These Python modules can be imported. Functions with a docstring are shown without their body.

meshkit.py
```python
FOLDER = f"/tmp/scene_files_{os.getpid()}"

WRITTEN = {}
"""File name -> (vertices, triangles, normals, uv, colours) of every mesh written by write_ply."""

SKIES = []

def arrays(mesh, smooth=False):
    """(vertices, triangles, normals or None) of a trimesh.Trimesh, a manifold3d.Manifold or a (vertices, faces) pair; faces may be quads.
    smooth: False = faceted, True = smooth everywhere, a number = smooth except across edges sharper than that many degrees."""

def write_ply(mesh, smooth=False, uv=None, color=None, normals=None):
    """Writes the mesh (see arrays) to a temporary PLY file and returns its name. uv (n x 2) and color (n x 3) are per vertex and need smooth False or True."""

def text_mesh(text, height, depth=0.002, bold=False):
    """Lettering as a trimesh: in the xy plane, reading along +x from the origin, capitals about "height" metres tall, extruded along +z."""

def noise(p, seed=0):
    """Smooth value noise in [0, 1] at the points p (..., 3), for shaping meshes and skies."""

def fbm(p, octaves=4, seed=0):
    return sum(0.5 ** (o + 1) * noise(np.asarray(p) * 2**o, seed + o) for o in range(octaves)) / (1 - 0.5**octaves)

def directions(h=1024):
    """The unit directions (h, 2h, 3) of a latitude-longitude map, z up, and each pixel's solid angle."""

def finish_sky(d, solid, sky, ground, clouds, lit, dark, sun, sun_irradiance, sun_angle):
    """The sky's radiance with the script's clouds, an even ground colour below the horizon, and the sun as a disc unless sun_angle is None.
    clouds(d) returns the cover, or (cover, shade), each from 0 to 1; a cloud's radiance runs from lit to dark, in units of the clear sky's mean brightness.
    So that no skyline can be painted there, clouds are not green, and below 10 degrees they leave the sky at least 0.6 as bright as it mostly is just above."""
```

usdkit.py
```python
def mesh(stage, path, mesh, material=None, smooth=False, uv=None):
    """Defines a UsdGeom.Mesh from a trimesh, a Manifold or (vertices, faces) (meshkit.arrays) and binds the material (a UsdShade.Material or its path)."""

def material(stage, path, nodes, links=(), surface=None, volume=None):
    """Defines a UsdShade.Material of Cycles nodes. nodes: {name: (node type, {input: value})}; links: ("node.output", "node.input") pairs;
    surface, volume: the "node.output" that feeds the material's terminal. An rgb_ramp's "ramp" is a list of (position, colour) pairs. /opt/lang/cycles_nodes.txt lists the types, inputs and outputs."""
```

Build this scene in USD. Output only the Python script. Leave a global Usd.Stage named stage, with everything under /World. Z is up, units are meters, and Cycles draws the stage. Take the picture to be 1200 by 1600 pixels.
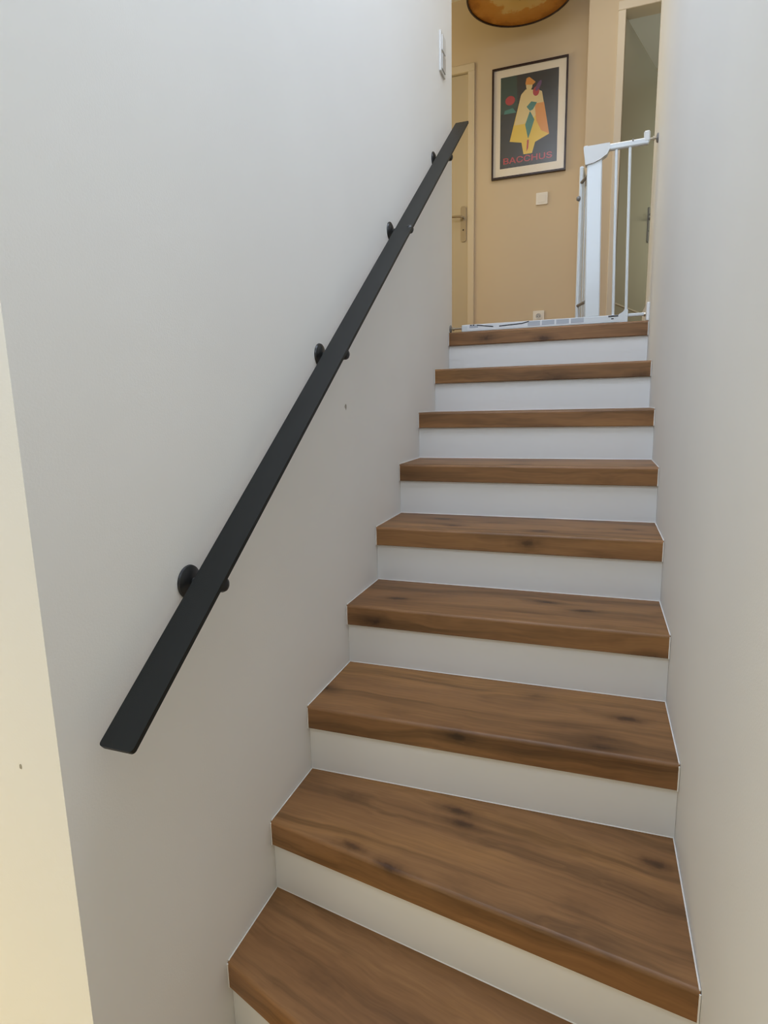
import math
import numpy as np
import trimesh
import usdkit
import meshkit
from shapely.geometry import Polygon, Point, box as sbox
from shapely import affinity
from pxr import Usd, UsdGeom, UsdLux, UsdShade, Gf, Sdf

stage = Usd.Stage.CreateInMemory()
UsdGeom.SetStageUpAxis(stage, UsdGeom.Tokens.z)
UsdGeom.SetStageMetersPerUnit(stage, 1.0)
UsdGeom.Xform.Define(stage, '/World')
UsdGeom.Scope.Define(stage, '/World/Looks')

# ------------------------------------------------------------------ camera
EYE = np.array([0.66900, -0.03258, 1.28787])
YAW, PITCH, ROLL = [math.radians(a) for a in (-19.6432, -10.0808, -1.2588)]
FPX = 929.235
EXPOSURE = 0.0


def camera():
    cy, sy, cp, sp, cr, sr = math.cos(YAW), math.sin(YAW), math.cos(PITCH), math.sin(PITCH), math.cos(ROLL), math.sin(ROLL)
    f = np.array([sy * cp, cy * cp, sp])
    r = np.array([cy, -sy, 0])
    u = np.cross(r, f)
    r2, u2 = cr * r + sr * u, -sr * r + cr * u
    m = Gf.Matrix4d(*r2, 0, *u2, 0, *(-f), 0, *EYE, 1)
    c = UsdGeom.Camera.Define(stage, '/World/camera')
    c.AddTransformOp().Set(m)
    c.CreateHorizontalApertureAttr(36.0)
    c.CreateVerticalApertureAttr(48.0)
    c.CreateFocalLengthAttr(FPX / 1200 * 36.0)
    c.CreateClippingRangeAttr(Gf.Vec2f(0.01, 100))
    c.CreateExposureAttr(EXPOSURE)


camera()


# ------------------------------------------------------------------ lights
def rect_light(name, centre, aim, w, h, color, power):
    """A rectangular lamp out of view, at centre facing aim."""
    c, d = np.array(centre, float), np.array(aim, float)
    z = -d / np.linalg.norm(d)
    x = np.cross([0, 0, 1.0], z)
    x = x / np.linalg.norm(x) if np.linalg.norm(x) > 1e-6 else np.array([1.0, 0, 0])
    y = np.cross(z, x)
    l = UsdLux.RectLight.Define(stage, '/World/' + name)
    l.AddTransformOp().Set(Gf.Matrix4d(*x, 0, *y, 0, *z, 0, *c, 1))
    l.CreateWidthAttr(w)
    l.CreateHeightAttr(h)
    l.CreateColorAttr(Gf.Vec3f(*color))
    l.CreateIntensityAttr(power)
    return l


# unseen cool lamp overhead, placed to light the stair walls
rect_light('stair_roof_window_daylight', (0.43, 1.1, 4.11), (0, 0.001, -1), 0.7, 1.1, (0.715, 0.805, 1.0), 13.3)
# unseen cool lamp high behind the camera, placed to light the upper risers
rect_light('stair_window_daylight', (0.15, -0.60, 2.95), (0, 1, -0.12), 1.1, 1.2, (0.70, 0.84, 1.0), 5.5)
# unseen warm lamp at the left foot, placed to warm the right wall
rect_light('lower_room_daylight', (-2.3, -0.05, 0.35), (1, 0, 0), 0.95, 1.9, (1.0, 0.88, 0.62), 2.6)
# unseen warm lamp low behind the camera, placed to light the lower walls
rect_light('low_window_daylight', (-0.6, -0.60, 0.40), (0, 1, 0.1), 1.9, 1.6, (1.0, 0.83, 0.46), 1.4)
# unseen lamps for the upstairs hall and the side room
rect_light('hall_window_daylight', (-1.62, 3.75, 2.95), (1, 0, -0.1), 1.1, 1.3, (1.0, 0.83, 0.44), 3.5)  # out of view, lights the hall from its left end
rect_light('hall_roof_window_daylight', (0.6, 3.6, 4.11), (0, 0.001, -1), 0.8, 0.6, (1.0, 0.94, 0.82), 4.7)  # unseen overhead lamp that brightens the hall
rect_light('side_room_daylight', (2.15, 5.4, 2.8), (-1, 0, 0), 1.0, 1.2, (0.88, 1.0, 0.88), 2.2)  # unseen lamp that gives the open door leaf its light


# ------------------------------------------------------------------ helpers
used = {}


def numbered(parent, name):
    k = used.get((parent, name), 0)
    used[(parent, name)] = k + 1
    return name if k == 0 else f'{name}_{k:03d}'


def pth(parent):
    return '/World' if parent is None else str(parent.GetPath())


def obj(name, mesh, mat, parent=None, smooth=30, xf=None, label=None, cat=None, kind=None, group=None):
    p = pth(parent) + '/' + numbered(pth(parent), name)
    m = usdkit.mesh(stage, p, mesh, LOOK[mat], smooth=smooth)
    if xf is not None:
        UsdGeom.Xformable(m).AddTransformOp().Set(Gf.Matrix4d(*np.asarray(xf, float).T.ravel()))
    tag(m.GetPrim(), label, cat, kind, group)
    return m.GetPrim()


def tag(p, label=None, cat=None, kind=None, group=None):
    for k, v in (('label', label), ('category', cat), ('kind', kind), ('group', group)):
        if v:
            p.SetCustomDataByKey(k, v)


def thing(name, loc, label, cat=None, kind=None, group=None):
    x = UsdGeom.Xform.Define(stage, '/World/' + numbered('/World', name))
    x.AddTranslateOp().Set(Gf.Vec3d(*loc))
    tag(x.GetPrim(), label, cat, kind, group)
    return x.GetPrim()


def bx(x0, x1, y0, y1, z0, z1):
    m = trimesh.creation.box(extents=(x1 - x0, y1 - y0, z1 - z0))
    m.apply_translation(((x0 + x1) / 2, (y0 + y1) / 2, (z0 + z1) / 2))
    return m


def cham(x0, x1, y0, y1, z0, z1, b=0.003):
    """A box with chamfered edges (a convex hull of three slabs)."""
    pts = []
    for sx in (x0, x1):
        for sy in (y0, y1):
            for sz in (z0, z1):
                ix, iy, iz = (b if sx == x0 else -b), (b if sy == y0 else -b), (b if sz == z0 else -b)
                pts += [(sx, sy + iy, sz + iz), (sx + ix, sy, sz + iz), (sx + ix, sy + iy, sz)]
    return trimesh.convex.convex_hull(np.array(pts))


def cyl(a, b, r, n=24, r2=None):
    a, b = np.array(a, float), np.array(b, float)
    L = np.linalg.norm(b - a)
    if r2 is None:
        m = trimesh.creation.cylinder(radius=r, height=L, sections=n)
        m.apply_translation((0, 0, L / 2))
    else:
        m = trimesh.creation.revolve([(0, 0), (r, 0), (r2, L), (0, L)], sections=n)
    m.apply_transform(trimesh.geometry.align_vectors((0, 0, 1), (b - a) / L))
    m.apply_translation(a)
    return m


def lathe(profile, a, axis, n=40):
    m = trimesh.creation.revolve(profile, sections=n)
    m.apply_transform(trimesh.geometry.align_vectors((0, 0, 1), axis))
    m.apply_translation(a)
    return m


def tube(path, r, n=10):
    path = np.array(path, float)
    parts = []
    for a, b in zip(path[:-1], path[1:]):
        parts.append(cyl(a, b, r, n))
    for p in path[1:-1]:
        s = trimesh.creation.icosphere(subdivisions=1, radius=r)
        s.apply_translation(p)
        parts.append(s)
    return cat(parts)


def cat(ms):
    return trimesh.util.concatenate(ms)


def ext_xz(poly, y0, y1):
    """A polygon drawn in x-z, extruded from y0 to y1."""
    m = trimesh.creation.extrude_polygon(poly, y1 - y0, engine='earcut')
    v = m.vertices.copy()
    m.vertices = np.stack([v[:, 0], y1 - v[:, 2], v[:, 1]], 1)
    return m


def ext_yz(poly, x0, x1):
    m = trimesh.creation.extrude_polygon(poly, x1 - x0, engine='earcut')
    v = m.vertices.copy()
    m.vertices = np.stack([x0 + v[:, 2], v[:, 0], v[:, 1]], 1)
    return m


def ext_xy(poly, z0, z1):
    m = trimesh.creation.extrude_polygon(poly, z1 - z0, engine='earcut')
    m.apply_translation((0, 0, z0))
    return m


# ------------------------------------------------------------------ materials
LOOK = {}


def look(name, nodes, links, surface):
    LOOK[name] = usdkit.material(stage, '/World/Looks/' + name, nodes, links, surface=surface)


def plain(name, color, rough=0.5, metallic=0.0, bump=0.0, bscale=300, spec=0.5, coat=0.0):
    nodes = {'p': ('principled_bsdf', dict(base_color=color, roughness=rough, metallic=metallic, specular_ior_level=spec, coat_weight=coat, coat_roughness=0.1))}
    links = []
    if bump:
        nodes['g'] = ('geometry', {})
        nodes['n'] = ('noise_texture', dict(scale=bscale, detail=3.0))
        nodes['b'] = ('bump', dict(strength=bump, distance=0.002))
        links = [('g.position', 'n.vector'), ('n.fac', 'b.height'), ('b.normal', 'p.normal')]
    look(name, nodes, links, 'p.BSDF')


def paint(name, c, dark=0.97, rough=0.75, bump=0.12):
    """Rolled wall paint: slight mottling and an orange-peel roller texture."""
    d = tuple(x * dark for x in c)
    look(name, {
        'g': ('geometry', {}),
        'n': ('noise_texture', dict(scale=2.2, detail=3.0)),
        'r': ('rgb_ramp', dict(ramp=[(0.3, d), (0.7, c)])),
        'o': ('noise_texture', dict(scale=260, detail=2.0)),
        'b': ('bump', dict(strength=bump, distance=0.0012)),
        'p': ('principled_bsdf', dict(roughness=rough, specular_ior_level=0.3)),
    }, [('g.position', 'n.vector'), ('n.fac', 'r.fac'), ('r.color', 'p.base_color'), ('g.position', 'o.vector'), ('o.fac', 'b.height'), ('b.normal', 'p.normal')], 'p.BSDF')


paint('white_wall_paint', (0.85, 0.84, 0.805))
paint('beige_wall_paint', (0.66, 0.55, 0.40))
paint('ceiling_paint', (0.80, 0.79, 0.77))
plain('riser_white', (0.78, 0.775, 0.755), 0.45, bump=0.05)
plain('sealant', (0.80, 0.78, 0.74), 0.5)
plain('satin_trim', (0.68, 0.60, 0.47), 0.4)
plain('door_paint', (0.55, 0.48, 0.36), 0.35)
plain('shaded_door_paint', (0.40, 0.37, 0.29), 0.22)  # white leaf darkened: the shade of the dim room is in this colour
plain('black_powder_coat', (0.006, 0.007, 0.006), 0.5, bump=0.15, bscale=900, spec=0.36)
plain('black_metal', (0.010, 0.011, 0.012), 0.35)
plain('brushed_nickel', (0.48, 0.43, 0.34), 0.35, metallic=0.9)
plain('gate_white', (0.66, 0.70, 0.72), 0.25, coat=0.3)
plain('gate_plastic', (0.64, 0.65, 0.64), 0.35)
plain('gate_grey', (0.22, 0.21, 0.20), 0.4)
plain('sticker_white', (0.72, 0.74, 0.76), 0.3)
plain('sticker_grey', (0.42, 0.45, 0.50), 0.35)
plain('sticker_black', (0.03, 0.03, 0.035), 0.4)
plain('switch_white', (0.80, 0.76, 0.68), 0.3)
plain('plate_white', (0.68, 0.67, 0.64), 0.45)
plain('switch_grey', (0.50, 0.49, 0.47), 0.35)
plain('socket_hole', (0.03, 0.03, 0.03), 0.6)
plain('frame_wood', (0.030, 0.014, 0.010), 0.35)
plain('poster_mat', (0.82, 0.76, 0.64), 0.8)
plain('lamp_trim', (0.030, 0.015, 0.008), 0.5)
plain('lamp_metal', (0.10, 0.08, 0.05), 0.35, metallic=0.6)
plain('bulb_glass', (0.8, 0.77, 0.7), 0.2)
plain('scuff', (0.36, 0.33, 0.27), 0.8)
plain('floor_oak', (0.30, 0.19, 0.11), 0.45)
plain('window_white', (0.80, 0.80, 0.79), 0.35)
plain('print_ground', (0.018, 0.022, 0.018), 0.5)
plain('print_yellow', (0.78, 0.56, 0.045), 0.5)
plain('print_cream', (0.74, 0.60, 0.28), 0.5)
plain('print_orange', (0.72, 0.30, 0.035), 0.5)
plain('print_teal', (0.05, 0.22, 0.19), 0.5)
plain('print_green', (0.025, 0.07, 0.055), 0.5)
plain('print_red', (0.45, 0.035, 0.035), 0.5)
plain('print_purple', (0.14, 0.05, 0.16), 0.5)

look('clear_pane', {
    't': ('transparent_bsdf', dict(color=(1, 1, 1))),
    'g': ('glossy_bsdf', dict(color=(1, 1, 1), roughness=0.3)),
    'm': ('mix_closure', dict(fac=0.035)),
}, [('t.BSDF', 'm.closure1'), ('g.BSDF', 'm.closure2')], 'm.closure')

# oak laminate: grain along the tread's own x axis, smoky streaks and knots; every tread draws another piece
look('oak', {
    'tc': ('texture_coordinate', {}),
    'oi': ('object_info', {}),
    'off': ('combine_xyz', {}),
    'm1': ('math', dict(math_type='multiply', value2=37.0)),
    'm2': ('math', dict(math_type='multiply', value2=71.0)),
    'add': ('vector_math', dict(math_type='add')),
    'wob': ('noise_texture', dict(scale=3.2, detail=3.0)),
    'wobs': ('vector_math', dict(math_type='scale', scale=0.06)),
    'add2': ('vector_math', dict(math_type='add')),
    # broad tone along the grain
    'mapb': ('mapping', dict(scale=(1.1, 6.0, 6.0))),
    'nb': ('noise_texture', dict(scale=1.0, detail=5.0, roughness=0.58, distortion=0.35)),
    'rb': ('rgb_ramp', dict(ramp=[(0.28, (0.172, 0.080, 0.029)), (0.44, (0.238, 0.115, 0.043)), (0.58, (0.282, 0.139, 0.052)), (0.74, (0.350, 0.172, 0.056))])),
    # fine grain
    'mapf': ('mapping', dict(scale=(5.0, 110.0, 110.0))),
    'nf': ('noise_texture', dict(scale=1.0, detail=4.0, roughness=0.6)),
    'rf': ('rgb_ramp', dict(ramp=[(0.3, (0.84, 0.82, 0.80)), (0.65, (1.04, 1.04, 1.04))])),
    'mul': ('mix', dict(mix_type='multiply', fac=1.0)),
    # smoky streaks
    'maps': ('mapping', dict(scale=(1.1, 17.0, 17.0), location=(3.1, 1.7, 0.4))),
    'ns': ('noise_texture', dict(scale=1.0, detail=4.0, roughness=0.55, distortion=0.5)),
    'rs': ('rgb_ramp', dict(ramp=[(0.48, (1, 1, 1)), (0.58, (0.74, 0.74, 0.72)), (0.63, (0.60, 0.59, 0.56)), (0.655, (0.74, 0.73, 0.70)), (0.72, (0.48, 0.47, 0.44))])),
    'mul2': ('mix', dict(mix_type='multiply', fac=1.0)),
    # knots
    'mapk': ('mapping', dict(scale=(4.6, 11.0, 11.0))),
    'vk': ('voronoi_texture', dict(scale=1.0)),
    'nk': ('noise_texture', dict(scale=55.0, detail=2.0)),
    'ks': ('math', dict(math_type='multiply_add', value2=0.13, value3=-0.065)),
    'ka': ('math', dict(math_type='add')),
    'rk': ('rgb_ramp', dict(ramp=[(0.0, (0.20, 0.17, 0.15)), (0.08, (0.32, 0.28, 0.25)), (0.125, (0.58, 0.55, 0.52)), (0.20, (0.80, 0.79, 0.77)), (0.36, (1, 1, 1))])),
    'mul3': ('mix', dict(mix_type='multiply', fac=1.0)),
    'bmp': ('bump', dict(strength=0.08, distance=0.001)),
    'p': ('principled_bsdf', dict(roughness=0.46, specular_ior_level=0.4)),
}, [('oi.random', 'm1.value1'), ('oi.random', 'm2.value1'), ('m1.value', 'off.x'), ('m2.value', 'off.y'),
    ('tc.object', 'add.vector1'), ('off.vector', 'add.vector2'), ('add.vector', 'wob.vector'), ('wob.color', 'wobs.vector1'),
    ('add.vector', 'add2.vector1'), ('wobs.vector', 'add2.vector2'),
    ('add2.vector', 'mapb.vector'), ('mapb.vector', 'nb.vector'), ('nb.fac', 'rb.fac'),
    ('add2.vector', 'mapf.vector'), ('mapf.vector', 'nf.vector'), ('nf.fac', 'rf.fac'),
    ('rb.color', 'mul.color1'), ('rf.color', 'mul.color2'),
    ('add2.vector', 'maps.vector'), ('maps.vector', 'ns.vector'), ('ns.fac', 'rs.fac'),
    ('mul.color', 'mul2.color1'), ('rs.color', 'mul2.color2'),
    ('add2.vector', 'mapk.vector'), ('mapk.vector', 'vk.vector'), ('add.vector', 'nk.vector'),
    ('nk.fac', 'ks.value1'), ('vk.distance', 'ka.value1'), ('ks.value', 'ka.value2'), ('ka.value', 'rk.fac'),
    ('mul2.color', 'mul3.color1'), ('rk.color', 'mul3.color2'), ('mul3.color', 'p.base_color'),
    ('nf.fac', 'bmp.height'), ('bmp.normal', 'p.normal')], 'p.BSDF')

# amber shade: gold leaf inside, mottled
look('amber_leaf', {
    'tc': ('texture_coordinate', {}),
    'sep': ('vector_math', dict(math_type='length')),
    'n': ('noise_texture', dict(scale=9.0, detail=4.0, roughness=0.6)),
    'k': ('math', dict(math_type='multiply_add', value2=0.24, value3=-0.12)),
    'a': ('math', dict(math_type='add')),
    'r': ('rgb_ramp', dict(ramp=[(0.02, (0.84, 0.66, 0.27)), (0.16, (0.88, 0.70, 0.32)), (0.18, (0.80, 0.47, 0.11)), (0.27, (0.74, 0.38, 0.065)), (0.32, (0.58, 0.26, 0.04))])),
    'd': ('principled_bsdf', dict(roughness=0.45)),
    'tl': ('translucent_bsdf', {}),
    'm': ('mix_closure', dict(fac=0.5)),
}, [('tc.object', 'sep.vector1'), ('tc.object', 'n.vector'), ('n.fac', 'k.value1'), ('sep.value', 'a.value1'), ('k.value', 'a.value2'), ('a.value', 'r.fac'),
    ('r.color', 'd.base_color'), ('r.color', 'tl.color'), ('d.BSDF', 'm.closure1'), ('tl.BSDF', 'm.closure2')], 'm.closure')
plain('lamp_fabric', (0.30, 0.16, 0.05), 0.8)

# ------------------------------------------------------------------ the room shell
W = 0.8616
RISE = 0.18
TH = 0.0605
CEIL = 4.12
LAND = 9 * RISE           # upper landing level
YC = 0.511                # corner where the stair turns
YL_END, YR_END = 2.868, 3.10
YB, YB2 = 4.70, 4.45      # back wall of the hall, and its nearer section
LOW = -0.54               # lower floor


def struct(name, mesh, mat, label, parent=None, smooth=30):
    return obj(name, mesh, mat, parent, smooth=smooth, label=label, kind='structure' if parent is None else None)


wl = struct('wall_left', bx(-0.12, 0, YC + 0.1, YL_END, LOW, CEIL), 'white_wall_paint', 'long white plastered stair wall that carries the black handrail')
wf = struct('wall_front', bx(-2.5, 0, YC, YC + 0.1, LOW, CEIL), 'white_wall_paint', 'cream-lit wall face at the left edge whose corner starts the stair wall')
r_ = 0.03
arc = [(W + r_ - r_ * math.cos(t), YR_END - r_ + r_ * math.sin(t)) for t in np.linspace(0, math.pi / 2, 9)]
wr = struct('wall_right', ext_xy(Polygon([(W, -0.70)] + arc + [(W + 0.14, YR_END), (W + 0.14, -0.70)]), LOW, CEIL), 'white_wall_paint', 'white plastered stair wall on the right, bare', smooth=40)
struct('wall_outer', cat([bx(-2.5, W, -0.72, -0.62, LOW, 2.35), bx(-2.5, W, -0.72, -0.62, 3.55, CEIL), bx(-2.5, -0.40, -0.72, -0.62, 2.35, 3.55), bx(0.70, W, -0.72, -0.62, 2.35, 3.55)]),
       'white_wall_paint', 'outer stairwell wall behind the photographer')
win = thing('window_1', (0.15, -0.67, 2.35), 'unseen white window frame around the high lamp behind the camera', kind='structure')  # unseen frame and panes set around the high back lamp
obj('window_frame', cat([bx(-0.55, 0.55, -0.03, 0.03, 0, 0.05), bx(-0.55, 0.55, -0.03, 0.03, 1.15, 1.2), bx(-0.55, -0.5, -0.03, 0.03, 0.05, 1.15), bx(0.5, 0.55, -0.03, 0.03, 0.05, 1.15), bx(-0.02, 0.02, -0.025, 0.025, 0.05, 1.15)]), 'window_white', win)
obj('window_pane', bx(-0.5, -0.02, -0.004, 0.0, 0.05, 1.15), 'clear_pane', win)
obj('window_pane', bx(0.02, 0.5, -0.004, 0.0, 0.05, 1.15), 'clear_pane', win)
lw = thing('window_4', (-0.6, -0.61, -0.42), 'unseen white frame around the low lamp behind the camera', kind='structure')  # unseen frame around the low back lamp, on solid wall
obj('window_frame', cat([bx(-1.0, 1.0, -0.01, 0.02, 0, 0.04), bx(-1.0, 1.0, -0.01, 0.02, 1.6, 1.64), bx(-1.0, -0.96, -0.01, 0.02, 0.04, 1.6), bx(0.96, 1.0, -0.01, 0.02, 0.04, 1.6)]), 'window_white', lw)
for nm, cx, cy, hw, hd in (('window_2', 0.43, 1.1, 0.35, 0.55), ('window_3', 0.6, 3.6, 0.4, 0.3)):  # unseen frames set around the two ceiling lamps
    rw = thing(nm, (cx, cy, CEIL), 'unseen white roof window frame around the lamp over the ' + ('stairs' if nm == 'window_2' else 'hall'), kind='structure')
    obj('window_frame', cat([bx(-hw - .04, -hw, -hd - .04, hd + .04, -0.03, 0), bx(hw, hw + .04, -hd - .04, hd + .04, -0.03, 0), bx(-hw, hw, -hd - .04, -hd, -0.03, 0), bx(-hw, hw, hd, hd + .04, -0.03, 0)]), 'window_white', rw)
struct('wall_hall_front', bx(-1.7, -0.12, YL_END - 0.1, YL_END, LAND - 0.2, CEIL), 'beige_wall_paint', 'beige hall wall beside the head of the stairs')
struct('wall_hall_right', bx(W + 0.14, 2.2, YR_END - 0.1, YR_END, LAND - 0.2, CEIL), 'beige_wall_paint', 'beige hall wall right of the head of the stairs')
struct('wall_hall_left', bx(-1.8, -1.7, YL_END - 0.1, YB + 0.1, LAND - 0.2, CEIL), 'beige_wall_paint', 'end wall of the upstairs hall on the left')
struct('wall_hall_end', bx(2.2, 2.3, YR_END - 0.1, YB2 + 0.1, LAND - 0.2, CEIL), 'beige_wall_paint', 'end wall of the upstairs hall on the right')
struct('ceiling', bx(-2.5, 2.3, -0.72, 6.3, CEIL, CEIL + 0.1), 'ceiling_paint', 'white ceiling over stairwell and hall')
struct('floor', cat([bx(-2.5, W, -0.62, 0.2, LOW - 0.1, LOW)]), 'floor_oak', 'oak floor at the foot of the stairs')
struct('floor_hall', bx(-1.7, 2.2, 3.02, 6.2, LAND - 0.2, LAND), 'floor_oak', 'oak floor of the upstairs hall')

# back wall with the left door set in it, then the nearer right section with its doorway
DL0, DL1, DTOP = -1.03, -0.30, LAND + 2.03
struct('wall_back', cat([bx(-1.7, DL0 - 0.01, YB, YB + 0.1, LAND - 0.2, CEIL), bx(DL1 + 0.01, 0.60, YB, YB + 0.1, LAND - 0.2, CEIL), bx(DL0 - 0.01, DL1 + 0.01, YB, YB + 0.1, DTOP + 0.005, CEIL)]),
       'beige_wall_paint', 'beige back wall of the hall with the framed poster')
OX0, OX1, OTOP = 0.747, 1.56, LAND + 2.066
struct('wall_back_right', cat([bx(0.528, OX0 - 0.012, YB2, YB2 + 0.1, LAND - 0.2, CEIL), bx(OX1 + 0.012, 2.2, YB2, YB2 + 0.1, LAND - 0.2, CEIL), bx(OX0 - 0.012, OX1 + 0.012, YB2, YB2 + 0.1, OTOP + 0.012, CEIL), bx(0.528, 0.60, YB2 + 0.1, YB, LAND - 0.2, CEIL)]),
       'beige_wall_paint', 'lighter beige hall wall section standing forward, left of the open doorway')
struct('wall_side_room', cat([bx(0.50, 2.3, 6.2, 6.3, LAND - 0.2, CEIL), bx(0.40, 0.50, YB + 0.1, 6.3, LAND - 0.2, CEIL), bx(2.2, 2.3, YB2 + 0.1, 6.2, LAND - 0.2, CEIL)]), 'beige_wall_paint', 'walls of the dim room behind the open doorway')

# left door, shut
d1 = thing('door_1', (DL0, YB, LAND), 'closed cream door with lever handle, half hidden behind the stair wall', kind='structure')
dw = DL1 - DL0
obj('door_leaf', cham(0.002, dw - 0.002, 0.012, 0.052, 0.008, 2.026, 0.003), 'door_paint', d1)
obj('casing', cat([cham(dw, dw + 0.05, -0.012, 0.06, 0, 2.03, 0.003), cham(-0.05, 0, -0.012, 0.06, 0, 2.03, 0.003), cham(-0.05, dw + 0.05, -0.012, 0.06, 2.03, 2.08, 0.003)]), 'satin_trim', d1)


def handle(parent, face_y, xc, zc, side, mat='brushed_nickel', tf=None):
    """Long rounded back plate with a lever that points to side (-1 left, +1 right)."""
    pl = sbox(xc - 0.004, zc - 0.152, xc + 0.004, zc + 0.066).buffer(0.017)
    plate = ext_xz(pl, face_y - 0.007, face_y)
    key = cyl((xc, face_y - 0.008, zc - 0.085), (xc, face_y - 0.004, zc - 0.085), 0.006, 12)
    lev = cat([cyl((xc, face_y - 0.048, zc), (xc, face_y - 0.006, zc), 0.009, 16),
               tube([(xc, face_y - 0.048, zc), (xc + side * 0.04, face_y - 0.050, zc + 0.003), (xc + side * 0.085, face_y - 0.048, zc + 0.004), (xc + side * 0.118, face_y - 0.042, zc - 0.001)], 0.0085, 12)])
    if tf is not None:
        for m in (plate, key, lev):
            m.apply_transform(tf)
    p = obj('handle_plate', plate, mat, parent)
    obj('keyhole', key, 'socket_hole', p)
    obj('lever', lev, mat, p)


handle(d1, 0.012, -0.336 - DL0, 2.672 - LAND, -1)

# right doorway with the leaf swung away into the dim room
d2 = thing('door_2', (OX0, YB2, LAND), 'open doorway on the right with its dim door swung inward, behind the gate', kind='structure')
ow = OX1 - OX0
obj('casing', cat([cham(-0.047, 0.0, -0.016, 0.11, 0, 2.066, 0.003), cham(ow, ow + 0.047, -0.016, 0.11, 0, 2.066, 0.003), cham(-0.047, ow + 0.047, -0.016, 0.11, 2.066, 2.118, 0.003)]), 'satin_trim', d2)
a = math.radians(90 - 18)
T = trimesh.transformations.translation_matrix((0.004, 0.035, 0)) @ trimesh.transformations.rotation_matrix(a, (0, 0, 1))
leaf = cham(0.0, 0.80, 0.0, 0.04, 0.008, 2.05, 0.003)
leaf.apply_transform(T)
lf = obj('door_leaf', leaf, 'shaded_door_paint', d2)
bead = cham(0.02, 0.785, -0.005, 0.002, 0.318, 0.330, 0.002)
bead.apply_transform(T)
obj('moulding', bead, 'satin_trim', lf)
handle(d2, 0.0, 0.745, 1.02, -1, 'gate_grey', T)

# skirting at the head of the right stair wall
obj('baseboard_right', cham(W - 0.012, W + 0.001, 2.80, 3.085, LAND, LAND + 0.075, 0.003), 'window_white', label='short white skirting at the top of the right stair wall', kind='structure')

# scuffs
rng = np.random.default_rng(5)


def blob(cx, cz, rx, rz, n=11, j=0.35):
    t = np.linspace(0, 2 * math.pi, n, endpoint=False)
    k = 1 + j * (rng.random(n) - 0.5) * 2
    return Polygon([(cx + rx * kk * math.cos(u), cz + rz * kk * math.sin(u)) for u, kk in zip(t, k)])


# ------------------------------------------------------------------ staircase
YL = {-1: 0.570, 0: 0.690, 1: 0.827, 2: 1.019, 3: 1.221, 4: 1.493, 5: 1.753, 6: 2.012, 7: 2.268, 8: 2.528, 9: 2.790, 10: 3.02}
YR = {-1: -0.60, 0: 0.02, 1: 0.537, 2: 0.879, 3: 1.228, 4: 1.497, 5: 1.756, 6: 2.014, 7: 2.268, 8: 2.528, 9: 2.791, 10: 3.02}
NOSE = 0.012
stair = thing('staircase', (0, 0, 0), 'enclosed staircase with oak treads and white risers, winding at the foot', 'staircase')


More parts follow.
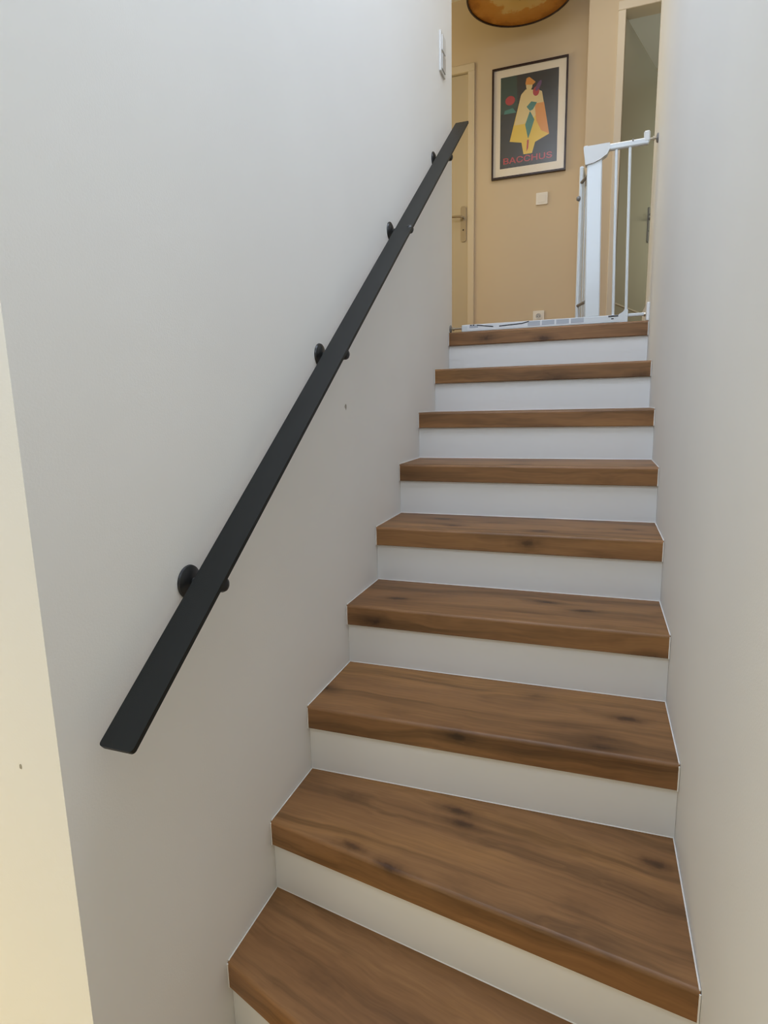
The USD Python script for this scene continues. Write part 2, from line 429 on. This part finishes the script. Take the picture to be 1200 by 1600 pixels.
def tread(i):
    z, g = i * RISE, 0.0015
    e0, e1 = np.array([g, YL[i]]), np.array([W - g, YR[i]])
    last = i == 9
    b0, b1 = YL[i + 1] + (0 if last else NOSE + 0.016), YR[i + 1] + (0 if last else NOSE + 0.016)
    R = 0.009
    prof = [(0.0, -TH + 0.002), (0.0, -R)] + [(R - R * math.cos(t), -R + R * math.sin(t)) for t in np.linspace(0, math.pi / 2, 6)[1:]]
    L, Rr = [], []
    for d, h in prof:
        L.append((g, YL[i] + d, h))
        Rr.append((W - g, YR[i] + d, h))
    L += [(g, b0, 0), (g, b0, -TH), (g, YL[i] + 0.002, -TH)]
    Rr += [(W - g, b1, 0), (W - g, b1, -TH), (W - g, YR[i] + 0.002, -TH)]
    n = len(L)
    v = np.array(L + Rr)
    f = []
    for k in range(n):
        k2 = (k + 1) % n
        f += [(k, k2, n + k2), (k, n + k2, n + k)]
    cL, cR = len(v), len(v) + 1
    v = np.vstack([v, np.mean(L, 0), np.mean(Rr, 0)])
    for k in range(n):
        k2 = (k + 1) % n
        f += [(cL, k2, k), (cR, n + k, n + k2)]
    # own axes: origin at the front left corner, x along the front edge
    ang = math.atan2(YR[i] - YL[i], W)
    if i <= 2:
        ang *= 0.85
    M = np.eye(4)
    M[:2, :2] = [[math.cos(ang), -math.sin(ang)], [math.sin(ang), math.cos(ang)]]
    M[:3, 3] = (g, YL[i], z)
    w = np.c_[v[:, 0], v[:, 1], v[:, 2] + z, np.ones(len(v))]
    lv = (np.linalg.inv(M) @ w.T).T[:, :3]
    m = trimesh.Trimesh(lv, f, process=False)
    m.fix_normals()
    t = obj('tread', m, 'oak', stair, smooth=35, xf=M)
    # pale sealant bead along both walls and along the back
    s = 0.0017
    def strip(p, q):
        p, q = np.array(p, float), np.array(q, float)
        return cyl(p, q, s, 6)
    if last:
        beads = [strip((s * 1.25, YL[i], z), (s * 1.25, YL_END, z)), strip((W - s * 1.25, YR[i], z), (W - s * 1.25, YR_END - .05, z))]
    else:
        yb0, yb1 = YL[i + 1] + NOSE, YR[i + 1] + NOSE
        beads = [strip((s * 1.25, YL[i] + 0.004, z), (s * 1.25, yb0, z)), strip((W - s * 1.25, YR[i] + 0.004, z), (W - s * 1.25, yb1, z)), strip((0.004, yb0, z), (W - 0.004, yb1, z))]
    beads += [strip((s * 1.25, YL[i], z - TH), (s * 1.25, YL[i], z - 0.004)), strip((W - s * 1.25, YR[i], z - TH), (W - s * 1.25, YR[i], z - 0.004))]
    for bm in beads:
        bm.apply_transform(np.linalg.inv(M))
        obj('sealant_bead', bm, 'sealant', t)


def riser(i):
    """The white board under tread i."""
    z1, z0 = i * RISE - TH, (i - 1) * RISE
    y0, y1 = YL[i] + NOSE, YR[i] + NOSE
    p = Polygon([(0.0005, y0), (W - 0.0005, y1), (W - 0.0005, y1 + 0.016), (0.0005, y0 + 0.016)])
    obj('riser', ext_xy(p, z0, z1), 'riser_white', stair, smooth=False)


for i in range(9, -2, -1):
    tread(i)
    riser(i)

# ------------------------------------------------------------------ handrail
RX0, RX1, SL = 0.022, 0.081, 0.7443
Z0 = 0.4105
ha, hb = 0.556, 2.851
rail = thing('handrail', (0.05, ha, Z0 + SL * ha), 'black flat metal handrail fixed to the left stair wall on round brackets', 'handrail')
base = np.array([0.05, ha, Z0 + SL * ha])
L_ = math.hypot(hb - ha, SL * (hb - ha))
rt = 0.008
rp = Polygon([(RX0, 0), (RX1, 0), (RX1, L_), (RX0, L_)]).buffer(-0.006).buffer(0.006, quad_segs=6)
rm = trimesh.creation.extrude_polygon(rp, rt, engine='earcut')
rm.apply_translation((0, 0, -rt))
th = math.atan(SL)
rm.apply_transform(trimesh.transformations.rotation_matrix(th, (1, 0, 0)))
rm.apply_translation((-0.05, 0, 0))
obj('rail', rm, 'black_powder_coat', rail, smooth=35)
for y, z in ((0.805, 0.991), (1.380, 1.418), (1.958, 1.856), (2.532, 2.273)):
    c = np.array([0, y, z]) - base
    zr = Z0 + SL * y - rt / math.cos(th) - base[2]     # underside of the bar here
    b = obj('bracket', lathe([(0, 0), (0.029, 0), (0.030, 0.002), (0.029, 0.005), (0.022, 0.009), (0.011, 0.012), (0, 0.0125)], c, (1, 0, 0)), 'black_metal', rail)
    obj('arm', cat([cyl(c + (0.01, 0, 0), c + (0.066, 0, 0), 0.0075, 18), cyl(c + (0.052, 0, 0), (c[0] + 0.052, c[1], zr + 0.001), 0.006, 14)]), 'black_metal', b)
    obj('end_cap', lathe([(0, 0), (0.0125, 0), (0.0135, 0.002), (0.0135, 0.009), (0.011, 0.014), (0.006, 0.017), (0, 0.018)], c + (0.064, 0, 0), (1, 0, 0), 28), 'black_metal', b)

# ------------------------------------------------------------------ safety gate
GY = 2.83
gate = thing('safety_gate', (0.42, GY, LAND), 'white metal child safety gate standing open at the head of the stairs', 'safety gate')


def G(m):
    m.apply_translation((-0.42, -GY, -LAND))
    return m


LEAN = trimesh.transformations.rotation_matrix(-0.021, (0, 1, 0), (0.77, GY, 1.64))


def GL(m):
    m.apply_transform(LEAN)
    return G(m)


sill = obj('sill_bar', G(cham(0.057, 0.768, GY - 0.014, GY + 0.014, 1.6205, 1.653, 0.003)), 'gate_white', gate)
fy = GY - 0.0145
st = obj('sticker', G(bx(0.085, 0.60, fy, GY - 0.0138, 1.627, 1.6515)), 'sticker_white', sill, label='printed strip on the sill bar')
for xa, xb, za in [(0.095, 0.135, 1.637)] + [(0.36 + k * 0.062, 0.414 + k * 0.062, 1.630) for k in range(4)]:
    obj('sticker_print', G(bx(xa, xb, fy - .0004, fy, za, 1.650)), 'sticker_grey', sill)


def line(xa, za, xb, zb, w=0.0022):
    p = Polygon([(xa, za - w), (xb, zb - w), (xb, zb + w), (xa, za + w)])
    return ext_xz(p, fy - 0.0008, fy)


obj('sticker_lines', G(cat([line(0.130, 1.648, 0.205, 1.638), line(0.232, 1.638, 0.335, 1.643), line(0.335, 1.643, 0.365, 1.650), line(0.098, 1.649, 0.106, 1.649), line(0.110, 1.649, 0.118, 1.649)])), 'sticker_black', sill)
obj('maker_mark', G(cat([line(0.700, 1.648, 0.740, 1.649, 0.0028), line(0.712, 1.638, 0.722, 1.638, 0.002)])), 'sticker_black', sill, label='small dark maker mark, unreadable')
kn = Polygon([(0.742, 1.6205), (0.778, 1.6205), (0.778, 1.672), (0.766, 1.676), (0.758, 1.664), (0.742, 1.655)])
obj('corner_bracket', G(ext_xz(kn, GY - 0.016, GY + 0.016)), 'gate_white', gate)
# wide hinge post and its latch housing
obj('post', GL(cham(0.603, 0.664, GY - 0.012, GY + 0.012, 1.653, 2.31, 0.004)), 'gate_white', gate)
ho = Polygon([(0.592, 2.337), (0.690, 2.337), (0.690, 2.318), (0.680, 2.300), (0.655, 2.285), (0.630, 2.276), (0.600, 2.272)]).buffer(0.003)
hs = obj('housing', GL(ext_xz(ho, GY - 0.020, GY + 0.016)), 'gate_plastic', gate)
obj('housing_button', GL(cham(0.590, 0.606, GY - 0.012, GY + 0.010, 2.336, 2.346, 0.002)), 'gate_plastic', hs)
obj('top_rail', GL(cham(0.664, 0.842, GY - 0.011, GY + 0.011, 2.314, 2.338, 0.004)), 'gate_white', gate)
obj('rail_end', GL(cham(0.822, 0.846, GY - 0.012, GY + 0.012, 2.322, 2.364, 0.005)), 'gate_plastic', gate)
obj('rail_clip', GL(cham(0.778, 0.784, GY - 0.0125, GY + 0.0125, 2.330, 2.341, 0.002)), 'gate_grey', gate)
for x in (0.719, 0.771):
    obj('bar', GL(cyl((x, GY, 1.655), (x, GY, 2.318), 0.0062, 16)), 'gate_white', gate)
obj('bottom_rail', G(cham(0.776, 0.846, GY - 0.007, GY + 0.007, 1.643, 1.657, 0.003)), 'gate_white', gate)


def screw_pad(xw, xs, z, name='wall_pad'):
    """Threaded spindle with a round rubber pad pressed on the wall at xw; xs is where it enters the gate."""
    s = 1 if xs > xw else -1
    p = obj(name, G(lathe([(0, 0), (0.017, 0), (0.018, 0.003), (0.016, 0.006), (0.007, 0.008), (0, 0.008)], (xw, GY, z), (s * 1.25, 0, 0), 24)), 'gate_grey', gate)
    obj('spindle', G(cat([cyl((xw + s * 0.006, GY, z), (xs, GY, z), 0.0045, 12), cyl((xw + s * 0.014, GY, z), (xw + s * 0.020, GY, z), 0.009, 8)])), 'brushed_nickel', p)


screw_pad(0.0, 0.060, 1.640)
screw_pad(W, 0.842, 1.650)
screw_pad(W, 0.825, 2.334)
# the gate's swinging leaf, opened away and seen nearly edge-on
A, B = np.array([0.566, 2.945]), np.array([0.604, 3.48])
lz0, lz1 = 1.665, 2.300
d = (B - A) / np.linalg.norm(B - A)


def along(t, z):
    p = A + (B - A) * t
    return (p[0], p[1], z)


gl = obj('swing_leaf', G(cat([cyl(along(0, lz0), along(0, lz1), 0.009, 14), cyl(along(1, lz0), along(1, lz1), 0.009, 14), cyl(along(0, lz1), along(1, lz1), 0.009, 14), cyl(along(0, lz0), along(1, lz0), 0.009, 14)]
      )), 'gate_white', gate, label='gate leaf swung away over the landing, seen edge-on')
for t in (0.2, 0.4, 0.6, 0.8):
    obj('leaf_bar', G(cyl(along(t, lz0), along(t, lz1), 0.005, 10)), 'gate_white', gl)
for z in (1.72, 2.24):
    obj('hinge', G(cyl((0.603, GY + 0.01, z), along(0, z), 0.007, 10)), 'gate_grey', gl)
obj('latch_knob', G(lathe([(0, 0), (0.009, 0), (0.011, 0.006), (0.007, 0.014), (0, 0.015)], (0.562, 2.940, 2.175), (-1, -0.4, 0), 18)), 'gate_grey', gl)

# ------------------------------------------------------------------ framed poster
PX0, PX1, PZ0, PZ1 = -0.123, 0.396, 2.897, 3.622
PY = YB
post = thing('framed_poster', (PX0, PY, PZ0), 'dark framed poster of a yellow caped figure on black, hung on the beige hall wall', 'poster')
pw, ph = PX1 - PX0, PZ1 - PZ0
fw = 0.012
ring = sbox(0, 0, pw, ph).difference(sbox(fw, fw, pw - fw, ph - fw))
obj('frame', ext_xz(ring, -0.024, -0.001), 'frame_wood', post, smooth=False)
mt = obj('mat', bx(fw, pw - fw, -0.012, -0.004, fw, ph - fw), 'poster_mat', post)
mx0, mx1, mz0, mz1 = 0.060, pw - 0.062, 0.068, ph - 0.062
print_ = obj('print', bx(mx0, mx1, -0.0128, -0.0119, mz0, mz1), 'print_ground', post)
qw, qh = mx1 - mx0, mz1 - mz0


def shape(name, pts, mat, lift, smoothr=0.0):
    p = Polygon([(mx0 + x * qw, mz0 + y * qh) for x, y in pts])
    if smoothr:
        p = p.buffer(smoothr).buffer(-2 * smoothr).buffer(smoothr)
    if p.geom_type != 'Polygon':
        p = max(p.geoms, key=lambda g: g.area)
    obj(name, ext_xz(p, -0.0128 - lift, -0.0128 - lift + 0.0003), mat, print_, smooth=False)


def ell(cx, cy, rx, ry, rot=0, n=28):
    t = np.linspace(0, 2 * math.pi, n, endpoint=False)
    x, y = rx * np.cos(t), ry * np.sin(t)
    c, s = math.cos(rot), math.sin(rot)
    return [(cx + (c * a - s * b * qh / qw), cy + (s * a * qw / qh + c * b)) for a, b in zip(x, y)]


shape('dark_patch', [(0, 0.60), (0.30, 0.66), (0.28, 1.0), (0, 1.0)], 'print_green', 0.0004)
shape('cape', [(0.36, 0.78), (0.44, 0.83), (0.66, 0.80), (0.72, 0.78), (0.86, 0.31), (0.62, 0.245), (0.57, 0.128), (0.42, 0.128), (0.38, 0.26), (0.17, 0.29)], 'print_yellow', 0.0005)
shape('cape_shoulder', [(0.36, 0.78), (0.44, 0.83), (0.66, 0.80), (0.72, 0.78), (0.76, 0.64), (0.60, 0.52), (0.42, 0.46), (0.25, 0.46)], 'print_cream', 0.0008)
shape('cape_fold', [(0.60, 0.66), (0.76, 0.66), (0.86, 0.31), (0.72, 0.36), (0.63, 0.48)], 'print_orange', 0.0011)
shape('head', ell(0.50, 0.865, 0.055, 0.055), 'print_cream', 0.0011)
shape('hat', [(0.43, 0.88), (0.45, 0.945), (0.50, 0.955), (0.61, 0.89), (0.56, 0.865)], 'print_orange', 0.0014, 0.002)
shape('neck', [(0.46, 0.83), (0.53, 0.83), (0.545, 0.77), (0.44, 0.76)], 'print_cream', 0.0012)
shape('dress_top', [(0.46, 0.64), (0.54, 0.69), (0.64, 0.67), (0.57, 0.60), (0.52, 0.59)], 'print_teal', 0.0014, 0.002)
shape('dress', [(0.52, 0.59), (0.60, 0.49), (0.535, 0.36), (0.495, 0.29), (0.44, 0.45)], 'print_teal', 0.0014, 0.002)
shape('leg_mark', [(0.48, 0.28), (0.51, 0.28), (0.50, 0.19), (0.47, 0.15)], 'print_red', 0.0014)
shape('flower', ell(0.62, 0.79, 0.055, 0.05), 'print_red', 0.0015)
shape('flower_leaf', ell(0.66, 0.845, 0.035, 0.06, -0.5), 'print_purple', 0.0016)
shape('fruit_mark', ell(0.17, 0.74, 0.085, 0.05), 'print_red', 0.0008)
shape('band_mark', [(0.06, 0.60), (0.28, 0.60), (0.22, 0.655), (0.08, 0.64)], 'print_teal', 0.0007)
tm = meshkit.text_mesh('BACCHUS', 1.0, 0.0006, bold=True)
lo, hi = tm.bounds
tw, tz = qw * 0.86, qh * 0.070
v = tm.vertices.copy()
tm.vertices = np.stack([mx0 + qw * 0.06 + (v[:, 0] - lo[0]) / (hi[0] - lo[0]) * tw, -0.0128 - (v[:, 2] - lo[2]) - 0.0004, mz0 + qh * 0.045 + (v[:, 1] - lo[1]) / (hi[1] - lo[1]) * tz], 1)
obj('lettering', tm, 'print_red', print_, smooth=False, label='red capital letters BACCHUS')
obj('glass', bx(fw, pw - fw, -0.0185, -0.0165, fw, ph - fw), 'clear_pane', post, smooth=False)

# ------------------------------------------------------------------ switches and sockets
def plate(name, cx, cz, label, catg):
    t = thing(name, (cx, YB, cz), label, catg)
    p = ext_xz(sbox(-0.036, -0.036, 0.036, 0.036).buffer(0.004), -0.010, -0.0005)
    obj('cover_plate', p, 'switch_white', t)
    return t


sw = plate('light_switch', 0.238, 2.732, 'square white rocker switch on the beige wall below the poster', 'light switch')
rk = ext_xz(sbox(-0.022, -0.022, 0.022, 0.022).buffer(0.003), -0.015, -0.008)
rk.vertices[:, 1] += np.where(rk.vertices[:, 2] < 0, 0.003, 0.0) * (rk.vertices[:, 1] < -0.012)
obj('rocker', rk, 'switch_white', sw)
so = plate('power_socket', 0.234, 1.920, 'square white power socket low on the beige wall behind the gate', 'socket')
ringp = Point(0, 0).buffer(0.024).difference(Point(0, 0).buffer(0.0195))
obj('socket_rim', ext_xz(ringp, -0.014, -0.008), 'switch_white', so)
obj('socket_well', cyl((0, -0.0112, 0), (0, -0.0095, 0), 0.0195, 28), 'switch_grey', so)
obj('socket_hole', cat([cyl((x, -0.0118, 0), (x, -0.011, 0), 0.003, 12) for x in (-0.0095, 0.0095)]), 'socket_hole', so)
obj('earth_pin', cyl((0, -0.016, 0.010), (0, -0.010, 0.010), 0.0024, 10), 'brushed_nickel', so)

ts = thing('stair_switch', (0, 2.680, 2.655), 'small white double wall switch near the top end of the left stair wall', 'light switch')
obj('cover_plate', ext_yz(sbox(-0.036, 0.0, 0.036, 0.142).buffer(0.004), 0.0005, 0.008), 'plate_white', ts)
for zc in (0.036, 0.106):
    obj('rocker', ext_yz(sbox(-0.024, zc - 0.026, 0.024, zc + 0.026).buffer(0.003), 0.007, 0.012), 'switch_grey' if zc < 0.05 else 'plate_white', ts)

# ------------------------------------------------------------------ pendant lamp
lx, ly, lz, lr, lh = 0.128, 4.18, 3.762, 0.325, 0.26
lamp = thing('pendant_lamp', (lx, ly, lz), 'round drum pendant lamp with dark rim and mottled amber underside', 'lamp')
obj('shade', lathe([(lr, 0), (lr, lh), (lr - 0.004, lh), (lr - 0.004, 0), (lr, 0)], (0, 0, 0), (0, 0, 1), 72), 'lamp_fabric', lamp, smooth=40)
obj('rim', lathe([(lr + 0.003, -0.002), (lr + 0.003, 0.010), (lr - 0.007, 0.010), (lr - 0.007, -0.002), (lr + 0.003, -0.002)], (0, 0, 0), (0, 0, 1), 72), 'lamp_trim', lamp, smooth=40)
obj('diffuser', lathe([(0, 0.004), (lr - 0.006, 0.004), (lr - 0.006, 0.008), (0, 0.008)], (0, 0, 0), (0, 0, 1), 72), 'amber_leaf', lamp, smooth=40)
obj('finial', lathe([(0, -0.030), (0.010, -0.028), (0.018, -0.018), (0.026, -0.006), (0.028, 0.002), (0, 0.004)], (0, 0, 0), (0, 0, 1), 24), 'lamp_metal', lamp, smooth=40)
obj('ceiling_rose', lathe([(0, CEIL - lz), (0.05, CEIL - lz), (0.045, CEIL - lz - 0.025), (0, CEIL - lz - 0.03)], (0, 0, 0), (0, 0, 1), 24), 'lamp_metal', lamp, smooth=40)
obj('cord', cyl((0, 0, 0.008), (0, 0, CEIL - lz - 0.02), 0.004, 10), 'lamp_trim', lamp)

# ------------------------------------------------------------------ wall scuffs
obj('scuff_mark', ext_yz(cat_poly := blob(1.538, 1.289, 0.006, 0.008), 0.0, 0.0004), 'scuff', wl, smooth=False)
obj('scuff_mark', ext_xz(blob(-0.075, 0.800, 0.0025, 0.0035), YC - 0.0004, YC), 'scuff', wf, smooth=False)
